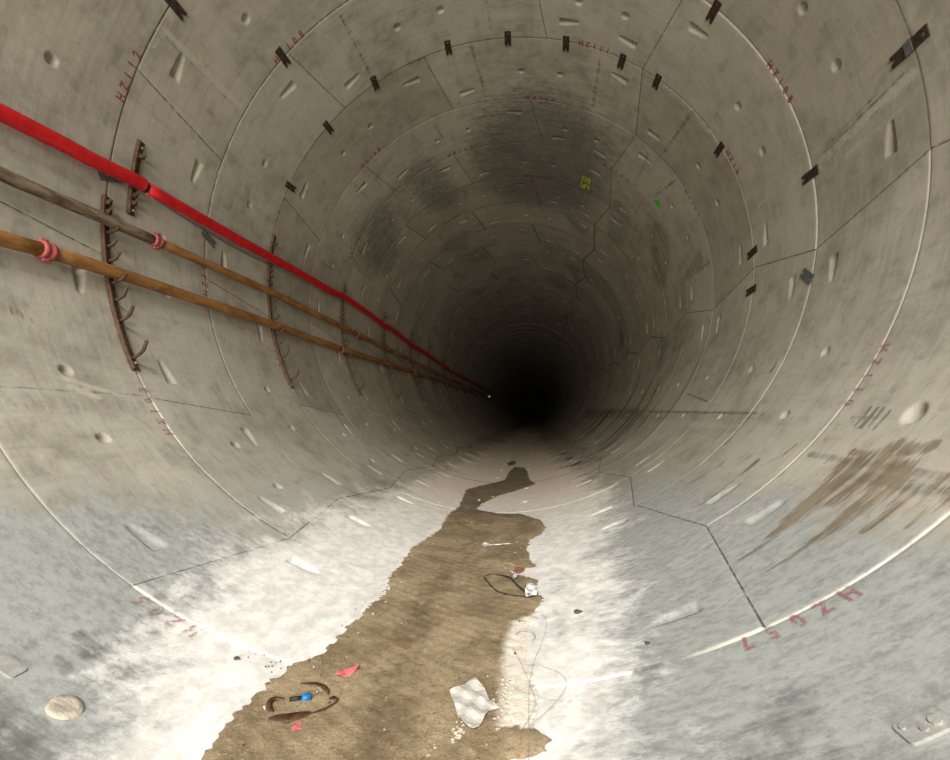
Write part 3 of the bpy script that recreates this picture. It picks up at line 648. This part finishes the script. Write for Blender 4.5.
tag(hs, 'bright red hose running along the left wall above the pipes', 'hose')
bm = bmesh.new(); add_tube(bm, [P(v.x, v.y, .03) for v in smooth_path([Vector(q) for q in ((-93.2,1.22,0),(-92.9,1.5,0),(-92.5,1.92,0),(-92.4,2.5,0),(-93.,3.0,0))], 8)], .007, 8)
tag(obj('thin_cable', bm_mesh('thin_cable', bm, True), M['grey_cable']), 'thin grey cable sagging just under the red hose on the left wall', 'cable')
# tiny pale object deep in the drive
lo = empty('far_fitting', P(-80.2, 27.3, .16)); bm = bmesh.new(); add_tube(bm, [Vector((-.12, 0, 0)), Vector((.02, 0, 0))], .05, 10); obj('bracket', bm_mesh('bracket', bm), M['hook'], lo)
bm = bmesh.new(); bmesh.ops.create_uvsphere(bm, u_segments=12, v_segments=8, radius=.11); lg = NT('glowing_pale_fitting'); lg.fin((.7, .7, .66), .4); lg.b.inputs['Emission Color'].default_value = (.9, .9, .82, 1); lg.b.inputs['Emission Strength'].default_value = .12  # faint emission added so the pale object shows against the dark
obj('fitting_globe', bm_mesh('fitting_globe', bm, True), lg.m, lo); tag(lo, 'tiny pale object by the pipes deep in the dark end of the tunnel', 'fitting')

# ------------------------------------------------------------------ wet silt along the invert
OUT = [(-8.6,-2.2),(-9.2,-1.4),(-9.17,-.9),(-9.6,-.71),(-10.16,-.59),(-10.35,-.47),(-10.87,-.31),(-10.74,-.17),(-10.52,-.01),(-9.14,.09),(-8.92,.33),(-8.45,.62),(-7.94,.81),(-9.23,.93),(-8.89,1.11),(-9.52,1.56),(-7.67,2.14),(-8.51,2.69),(-7.71,3.06),(-8.3,3.48),(-9.44,4.12),(-6.67,4.59),(-.18,5.35),(-.02,6.4),(1.34,7.1),(5.5,6.9),(6.75,6.4),(8.0,5.3),(9.88,4.75),(6.89,4.55),(.34,4.03),(-3.2,3.4),(-3.5,3.1),(2.17,2.95),(6.61,2.9),(10.87,2.54),(11.9,2.22),(10.75,2.03),(9.02,1.92),(8.59,1.71),(9.13,1.43),(10.15,1.27),(6.67,1.27),(6.8,1.2),(8.95,1.1),(10.25,1.04),(10.11,.9),(11.0,.75),(10.08,.62),(10.17,.51),(9.4,.44),(9.2,.36),(9.6,.19),(9.7,.06),(10.3,-.06),(9.8,-.17),(9.7,-.2),(10.7,-.25),(10.6,-.31),(8.4,-.33),(8.2,-.42),(8.8,-.6),(8.3,-1.2),(8.8,-2.2)]
def rough_loop(L, amp=.016, step=.016):
    pts = [Vector((math.radians(p)*R, s*W)) for p, s in L]; out = []
    for i, a in enumerate(pts):
        b = pts[(i+1) % len(pts)]; d = b-a; n = max(1, int(d.length/step)); nn = Vector((-d.y, d.x)).normalized() if d.length else Vector((0, 1))
        for k in range(n):
            q = a+d*k/n; w = math.sin(q.x*41+q.y*23)*.5+math.sin(q.y*67+q.x*13+1.3)*.5+math.sin(q.y*131+q.x*97)*.4
            g = math.sin(q.y*95+2*math.sin(q.y*37))*.8+random.uniform(-.6, .6)
            out.append(q+nn*amp*(w*.5)+Vector((1 if nn.x > 0 else -1, 0))*amp*g*.8*min(1, max(.15, abs(nn.x))))
    return out
def silt_mesh(name, loop, top=.013, grid=.022, fade=None):
    xs = [q.x for q in loop]; ys = [q.y for q in loop]; A = np.array([(q.x, q.y) for q in loop])
    gx, gy = np.meshgrid(np.arange(min(xs), max(xs), grid), np.arange(min(ys), max(ys), grid)); G = np.stack([gx.ravel(), gy.ravel()], 1)+rng.uniform(-.004, .004, (gx.size, 2))
    B = np.roll(A, -1, 0); ins = np.zeros(len(G), bool); dist = np.full(len(G), 9.)
    for a, b in zip(A, B):
        c = ((a[1] > G[:, 1]) != (b[1] > G[:, 1])); xi = (b[0]-a[0])*(G[:, 1]-a[1])/((b[1]-a[1]) or 1e-9)+a[0]; ins ^= c & (G[:, 0] < xi)
        dist = np.minimum(dist, np.hypot(G[:, 0]-a[0], G[:, 1]-a[1]))
    keep = ins & (dist > .009); G, dist = G[keep], dist[keep]
    pts = [Vector(p) for p in A]+[Vector(p) for p in G]; n = len(A)
    vo, _, fo, *_ = delaunay_2d_cdt(pts, [], [list(range(n))], 1, 1e-6)
    dmap = {(round(p[0], 5), round(p[1], 5)): d for p, d in zip(G, dist)}
    V, fa = [], []
    for v in vo:
        d = dmap.get((round(v.x, 5), round(v.y, 5)), 0.); x, y = v
        h = .0015+(top*min(1, d/.16)+.0035*math.sin(x*60+y*31)*math.sin(y*47-x*22)*min(1, d/.05) if d > 0 else 0)
        h += random.uniform(0, .003) if d > .03 else 0
        V.append(P(math.degrees(x/R), y/W, max(h+.006, .003) if d > 0 else .0015)); f = fade(x, y) if fade else 0; fa.append((f, 1. if y/W > 3.0 else max(0, (y/W-2.4)/.6), math.exp(-((math.degrees(x/R)+1.4+1.2*math.sin(y*2.1))/1.5)**2)*(1 if y/W < 1.6 else .3)))
    me = bpy.data.meshes.new(name); me.from_pydata(V, [], [list(f) for f in fo]); me.polygons.foreach_set('use_smooth', [True]*len(me.polygons))
    t = me.attributes.new('fa', 'FLOAT_VECTOR', 'POINT'); t.data.foreach_set('vector', np.array(fa, np.float32).ravel()); return me
def fadef(x, y):
    p, s = math.degrees(x/R), y/W
    if s > .62 or s < -.21: return 0.
    lim = np.interp(s, [-.21, -.1, .1, .3, .5, .62], [7.4, 7.3, 7.2, 7.0, 7.6, 10.5])
    return float(np.clip((p-lim+.9)/1.8, 0, 1))
silt = obj('wet_silt', silt_mesh('wet_silt', rough_loop(OUT), fade=fadef), M['mud']); tag(silt, 'wet brown silt lying in a strip along the bottom of the tunnel', 'mud', kind='stuff')
small = [(-2.6,7.6),(-1.,8.3),(1.2,8.1),(.9,7.5),(-1.2,7.3)]
tag(obj('wet_silt', silt_mesh('silt_patch', rough_loop(small, .01), .004), M['mud']), 'small dark damp patch beyond the far end of the silt strip', 'mud', kind='stuff')

# ------------------------------------------------------------------ grit and crumbs
def rock(bm, c, r, nrm):
    ret = bmesh.ops.create_icosphere(bm, subdivisions=1, radius=r); m = Matrix.Rotation(random.uniform(0, 6), 3, 'Z')
    for v in ret['verts']:
        v.co = m @ Vector((v.co.x*1.2*random.uniform(.75, 1.1), v.co.y*random.uniform(.75, 1.1), v.co.z*.65*random.uniform(.8, 1.1))); v.co += c+nrm*r*.3
bm = bmesh.new(); bd = bmesh.new()
for _ in range(700):
    s = -1.2+4.4*random.random()**1.6; p = random.uniform(-9.5, 8.2) if random.random() < .75 else random.gauss(7., .9)
    rock(bm if random.random() < .72 else bd, P(p, s, .016), random.uniform(.003, .007)*(1.6 if random.random() < .06 else 1), frame(p)[2])
for _ in range(110):                                                 # the broken flakes round the white sheet
    p, s = random.gauss(7.4, .5), random.gauss(-.1, .06)
    if random.random() < .5: p, s = random.gauss(4.6, .5), random.gauss(-.24, .03)
    rock(bm, P(p, s, .017), random.uniform(.004, .010), frame(p)[2])
tag(obj('pale_grit', bm_mesh('pale_grit', bm), M['stone']), 'pale crumbs of mortar and grit strewn over the wet silt', 'grit', kind='stuff')
for cp, cs in ((-14., .02), (-13.5, .08), (-11.4, -.02), (-12., .6), (-13, .5)):
    for _ in range(14):
        p, s = random.gauss(cp, .45), random.gauss(cs, .03); rock(bd, P(p, s, .0035), random.uniform(.002, .005), frame(p)[2])
tag(obj('dark_grit', bm_mesh('dark_grit', bd), M['dark_stone']), 'dark crumbs scattered over silt and white dust', 'grit', kind='stuff')
for p, s, r, lab in ((14.27,.53,.022,'dark stone alone on the white dust right of the silt, the farther one'), (19.27,.14,.014,'small dark stone on the blue-grey floor near the nearest red code'), (-14.6,-.08,.013,'small dark stone on the white dust left of the silt')):
    bm = bmesh.new(); rock(bm, Vector((0, 0, 0)), r, frame(p)[2]); rock(bm, Vector((r*1.1, r*.3, 0)), r*.6, frame(p)[2])
    o = obj('stone', bm_mesh('stone', bm), M['dark_stone']); o.location = P(p, s, .003+r*.1); tag(o, lab, 'stone')

# ------------------------------------------------------------------ litter
TOP = .020
def sheet(name, L, mat, h=.022, amp=.012, thick=.0018, grid=.02, curl=0.):
    loop = [Vector((math.radians(p)*R, s*W)) for p, s in L]; A = np.array([(q.x, q.y) for q in loop]); c = A.mean(0)
    dens = []
    for i, a in enumerate(A):
        b = A[(i+1) % len(A)]; n = max(1, int(np.hypot(*(b-a))/grid)); dens += [a+(b-a)*k/n for k in range(n)]
    A = np.array(dens); B = np.roll(A, -1, 0)
    gx, gy = np.meshgrid(np.arange(A[:, 0].min(), A[:, 0].max(), grid), np.arange(A[:, 1].min(), A[:, 1].max(), grid)); G = np.stack([gx.ravel(), gy.ravel()], 1)
    ins = np.zeros(len(G), bool); dm = np.full(len(G), 9.)
    for a, b in zip(A, B):
        cc = ((a[1] > G[:, 1]) != (b[1] > G[:, 1])); xi = (b[0]-a[0])*(G[:, 1]-a[1])/((b[1]-a[1]) or 1e-9)+a[0]; ins ^= cc & (G[:, 0] < xi); dm = np.minimum(dm, np.hypot(*(G-a).T))
    G = G[ins & (dm > grid*.4)]
    vo, _, fo, *_ = delaunay_2d_cdt([Vector(p) for p in A]+[Vector(p) for p in G], [], [list(range(len(A)))], 1, 1e-6)
    base = P(math.degrees(c[0]/R), c[1]/W, h); bm = bmesh.new()
    vs = []
    for v in vo:
        d = math.hypot(v.x-c[0], v.y-c[1])
        z = h+amp*(.5+.5*math.sin(v.x*55+v.y*20)*math.cos(v.y*48-v.x*13))+curl*d*d+random.uniform(0, amp*.25)
        vs.append(bm.verts.new(P(math.degrees(v.x/R), v.y/W, z)-base))
    for f in fo:
        try: bm.faces.new([vs[i] for i in f])
        except ValueError: pass
    bmesh.ops.recalc_face_normals(bm, faces=bm.faces)
    r = bmesh.ops.extrude_face_region(bm, geom=bm.faces[:]); nn = frame(math.degrees(c[0]/R))[2]
    bmesh.ops.translate(bm, verts=[g for g in r['geom'] if isinstance(g, bmesh.types.BMVert)], vec=nn*thick)
    o = obj(name, bm_mesh(name, bm), mat); o.location = base; return o
tag(sheet('plastic_sheet', [(3.31,-.041),(5.116,.039),(6.009,-.027),(6.53,-.088),(7.37,-.141),(6.6,-.149),(6.45,-.178),(6.155,-.228),(5.77,-.236),(4.91,-.206),(4.28,-.15)], M['sheet'], .021, .014), 'crumpled off-white plastic sheet lying flat on the silt, bottom centre', 'litter')
tag(sheet('pink_scrap', [(-6.3,-.03),(-6.25,.0),(-5.863,.012),(-5.3,.025),(-5.2,.06),(-5.0,.062),(-4.95,.02),(-5.1,-.012),(-5.6,-.032)], M['pink'], .02, .010, .003, .01), 'larger curled pink plastic scrap on the silt left of centre', 'litter', 'pink plastic scraps on the silt')
tag(sheet('pink_scrap', [(-6.45,-.322),(-6.4,-.30),(-6.25,-.288),(-6.0,-.295),(-5.85,-.31),(-6.05,-.315),(-6.2,-.33)], M['pink'], .02, .008, .003, .008), 'smaller pink plastic scrap near the bottom edge, below the brown strips', 'litter', 'pink plastic scraps on the silt')
# sunken brown sandal-like frame with its strips half buried
def flat_strip(name, L, w, mat, par=None, h=.018, t=.006, off=Vector((0, 0, 0)), ws=None):
    pts = smooth_path([Vector((p, s, 0)) for p, s in L], 8); bm = bmesh.new(); rows = []
    for i, v in enumerate(pts):
        a, b = pts[max(i-1, 0)], pts[min(i+1, len(pts)-1)]
        d = Vector((math.radians(b.x-a.x)*R, (b.y-a.y)*W)).normalized(); q = Vector((-d.y, d.x)); f = i/(len(pts)-1); ww = w*(math.sin(PI*min(max(f, .04), .96))**.45)
        row = []
        for sx, hh in ((-1, h), (-.8, h+t), (.8, h+t), (1, h)):
            row.append(bm.verts.new(P(v.x+math.degrees(q.x*ww*sx/R), v.y+q.y*ww*sx/W, hh)-off))
        rows.append(row)
    for a, b in zip(rows, rows[1:]):
        for i in range(4): bm.faces.new((a[i], a[(i+1) % 4], b[(i+1) % 4], b[i]))
    bm.faces.new(rows[0]); bm.faces.new(rows[-1][::-1]); return obj(name, bm_mesh(name, bm, True), mat, par)
sd = empty('sunken_scrap', P(-6.8, -.22, .016)); off = Vector(sd.location)
flat_strip('lower_strip', [(-8.35,-.31),(-7.9,-.297),(-7.2,-.28),(-6.5,-.258),(-6.0,-.24)], .026, M['sole'], sd, .0185, .008, off)
flat_strip('thin_rim', [(-6.3,-.255),(-5.6,-.225),(-5.1,-.195),(-4.8,-.165),(-4.85,-.145)], .007, M['sole'], sd, .0185, .006, off)
flat_strip('toe_piece', [(-5.5,-.16),(-5.2,-.15),(-4.9,-.155)], .016, M['sole'], sd, .0185, .006, off)
flat_strip('upper_strip', [(-8.3,-.118),(-7.8,-.11),(-7.2,-.10),(-6.5,-.104),(-6.0,-.12),(-5.7,-.14)], .013, M['sole'], sd, .0185, .007, off)
flat_strip('side_loop', [(-8.5,-.208),(-9.1,-.215),(-9.3,-.235),(-8.9,-.262),(-8.5,-.272)], .013, M['sole'], sd, .0185, .006, off)
tag(sd, 'dark brown curved strips of a flat object sunk in the silt around a blue scrap', 'litter')
tube = empty('small_tube', P(-7.4, -.185, .026)); off = Vector(tube.location); a, b, c = P(-8.1, -.207, .026)-off, P(-7.35, -.188, .028)-off, P(-6.8, -.172, .028)-off
bm = bmesh.new(); add_tube(bm, [a, b], .009, 12); obj('body', bm_mesh('body', bm, True), M['black_rubber'], tube)['label'] = 'black body'
bm = bmesh.new(); add_tube(bm, [b, c], [.014, .015], 12); obj('cap', bm_mesh('cap', bm, True), M['blue'], tube)['label'] = 'bright blue cap'
tag(tube, 'small black tube with a bright blue end lying on the silt, lower left', 'litter')
def wire(name, L, r, mat, label, cat, h=.022):
    bm = bmesh.new(); add_tube(bm, smooth_path([P(p, s, hh if hh else h) for p, s, hh in L], 8), r, 8)
    return tag(obj(name, bm_mesh(name, bm, True), M[mat]), label, cat)
wire('cable_loop', [(3.3,1.13,0),(4.2,1.145,0),(5.2,1.131,0),(6.1,1.09,.03),(6.9,1.037,.032),(7.8,.93,.03),(9.1,.80,.03),(9.3,.775,0),(8.0,.79,0),(6.9,.815,0),(5.9,.85,0),(5.,.90,0),(4.1,.99,0),(3.2,1.10,0)], .0055, 'black_rubber', 'dark thin cable bent in a long loop on the silt, beside a white wrapper', 'cable')
tag(sheet('crumpled_wrapper', [(8.8,.775),(8.9,.86),(9.0,.91),(9.6,.925),(10.2,.893),(10.35,.82),(10.2,.76),(9.4,.755)], M['clear'], .02, .03, .002, .014), 'crumpled white wrapper at the end of the cable loop, right edge of the silt', 'litter')
tag(sheet('rust_flake', [(6.9,1.19),(7.1,1.26),(8.2,1.25),(8.6,1.22),(7.9,1.17)], M['dull_coupling'], .014, .006, .003, .015), 'reddish brown flake in the notch of the silt edge above the wrapper', 'litter')
tag(sheet('white_scrap', [(7.0,1.07),(7.1,1.11),(7.5,1.12),(7.7,1.08),(7.4,1.05)], M['clear'], .018, .02, .002, .01), 'small white scrap on the silt left of the wrapper', 'litter')
wire('cable_tie', [(2.2,1.785,.02),(3.2,1.79,.021),(4.5,1.80,.022),(5.9,1.81,.02)], .006, 'clear', 'pale cable tie lying on the silt in mid distance', 'litter')
tag(sheet('tie_tag', [(1.2,1.74),(1.1,1.80),(1.9,1.83),(2.4,1.79),(2.0,1.745)], M['clear'], .018, .016, .002, .012), 'crumpled pale tag at the left end of the cable tie', 'litter')
tag(sheet('white_scrap', [(-4.3,3.46),(-4.4,3.55),(-3.8,3.58),(-3.7,3.46)], M['clear'], .014, .02, .003, .02), 'white scrap at the left tip of the pale tongue, far part of the silt', 'litter')
tag(sheet('yellow_scrap', [(-1.5,3.78),(-1.4,3.86),(-.8,3.86),(-.75,3.78)], M['yellow'], .012, .012, .003, .02), 'small yellow scrap on the far edge of the silt', 'litter')
WH = .006
def wl(*q): return [(p, s, .008 if p > 10.2 else .024) for p, s in q]
wg = 'thin loose wires on the white dust'
for i, (L, lab) in enumerate(((wl((10.7,.575),(11.0,.5),(10.9,.40),(10.3,.255),(9.9,.15),(9.5,-.01),(9.5,-.15),(9.55,-.335),(9.6,-.6)), 'longest thin wire, running from the silt edge straight down to the bottom of the photo'),
    (wl((7.9,.26),(8.4,.19),(9.2,.06),(9.7,-.04),(9.95,-.1),(9.8,-.15),(9.4,-.20),(9.0,-.24)), 'thin wire bent like a bow just right of the plastic sheet'),
    (wl((7.6,-.03),(8.5,-.045),(9.5,-.056),(10.6,-.075),(11.9,-.094)), 'thin straight wire crossing the others level with the plastic sheet'),
    (wl((7.4,.113),(8.6,.135),(9.9,.126),(11.,.10),(11.87,.062),(12.3,.01),(12.13,-.04),(11.4,-.10),(10.5,-.155),(9.7,-.22),(9.5,-.26)), 'thin wire curving in a wide half loop, rightmost of the loose wires'))):
    o = wire('loose_wire', L, .0009, 'wire', lab, 'wire'); o['group'] = wg
o = wire('loose_wire', wl((8.1,.365),(8.5,.40),(9.2,.401),(9.75,.37),(9.96,.341),(9.9,.32),(9.65,.305)), .0022, 'wire', 'short hooked wire on the white dust near the end of the silt notch', 'wire'); o['group'] = wg

# ------------------------------------------------------------------ daylight from the shaft behind the viewer
def area(name, loc, rot, size, power, col, sy=None):
    l = bpy.data.lights.new(name, 'AREA'); l.energy = power; l.color = col; l.size = size
    if sy: l.shape = 'RECTANGLE'; l.size_y = sy
    o = bpy.data.objects.new(name, l); C.objects.link(o); o.location = loc; o.rotation_euler = rot; return o
area('shaft_daylight', (.1, -6.2, 10.2), (math.radians(42), 0, 0), 5.5, 2380, (1., .995, .975), 4.0)
area('portal_daylight', (0, -9, 2.6), (math.radians(86), 0, 0), 7., 2300, (1., .93, .82), 4.5)
w = bpy.data.worlds.new('world'); bpy.context.scene.world = w; w.use_nodes = True
w.node_tree.nodes['Background'].inputs[0].default_value = (.62, .68, .75, 1); w.node_tree.nodes['Background'].inputs[1].default_value = .05

# ------------------------------------------------------------------ camera
cam = bpy.data.cameras.new('camera'); co = bpy.data.objects.new('camera', cam); C.objects.link(co); bpy.context.scene.camera = co
f, yaw, pitch = 411.01, .14426, -.08517
cy, sy, cp, sp = math.cos(yaw), math.sin(yaw), math.cos(pitch), math.sin(pitch)
Mx = np.array([[1, 0, 0], [0, cp, -sp], [0, sp, cp]]) @ np.array([[cy, 0, sy], [0, 1, 0], [-sy, 0, cy]])
tob = lambda v: Vector((v[0], v[2], -v[1]))
rt, dn, fw_ = tob(Mx[0]), tob(Mx[1]), tob(Mx[2])
mw = Matrix(((rt.x, -dn.x, -fw_.x, .6042), (rt.y, -dn.y, -fw_.y, 0), (rt.z, -dn.z, -fw_.z, R-2.1315), (0, 0, 0, 1)))
co.matrix_world = mw
cam.sensor_width = 36; cam.lens = f/950*36; cam.clip_start = .05; cam.clip_end = 200
sc = bpy.context.scene
sc.view_settings.view_transform = 'Standard'; sc.view_settings.look = 'None'; sc.view_settings.gamma = 1; sc.view_settings.use_curve_mapping = False
sc.view_settings.exposure = -0.3
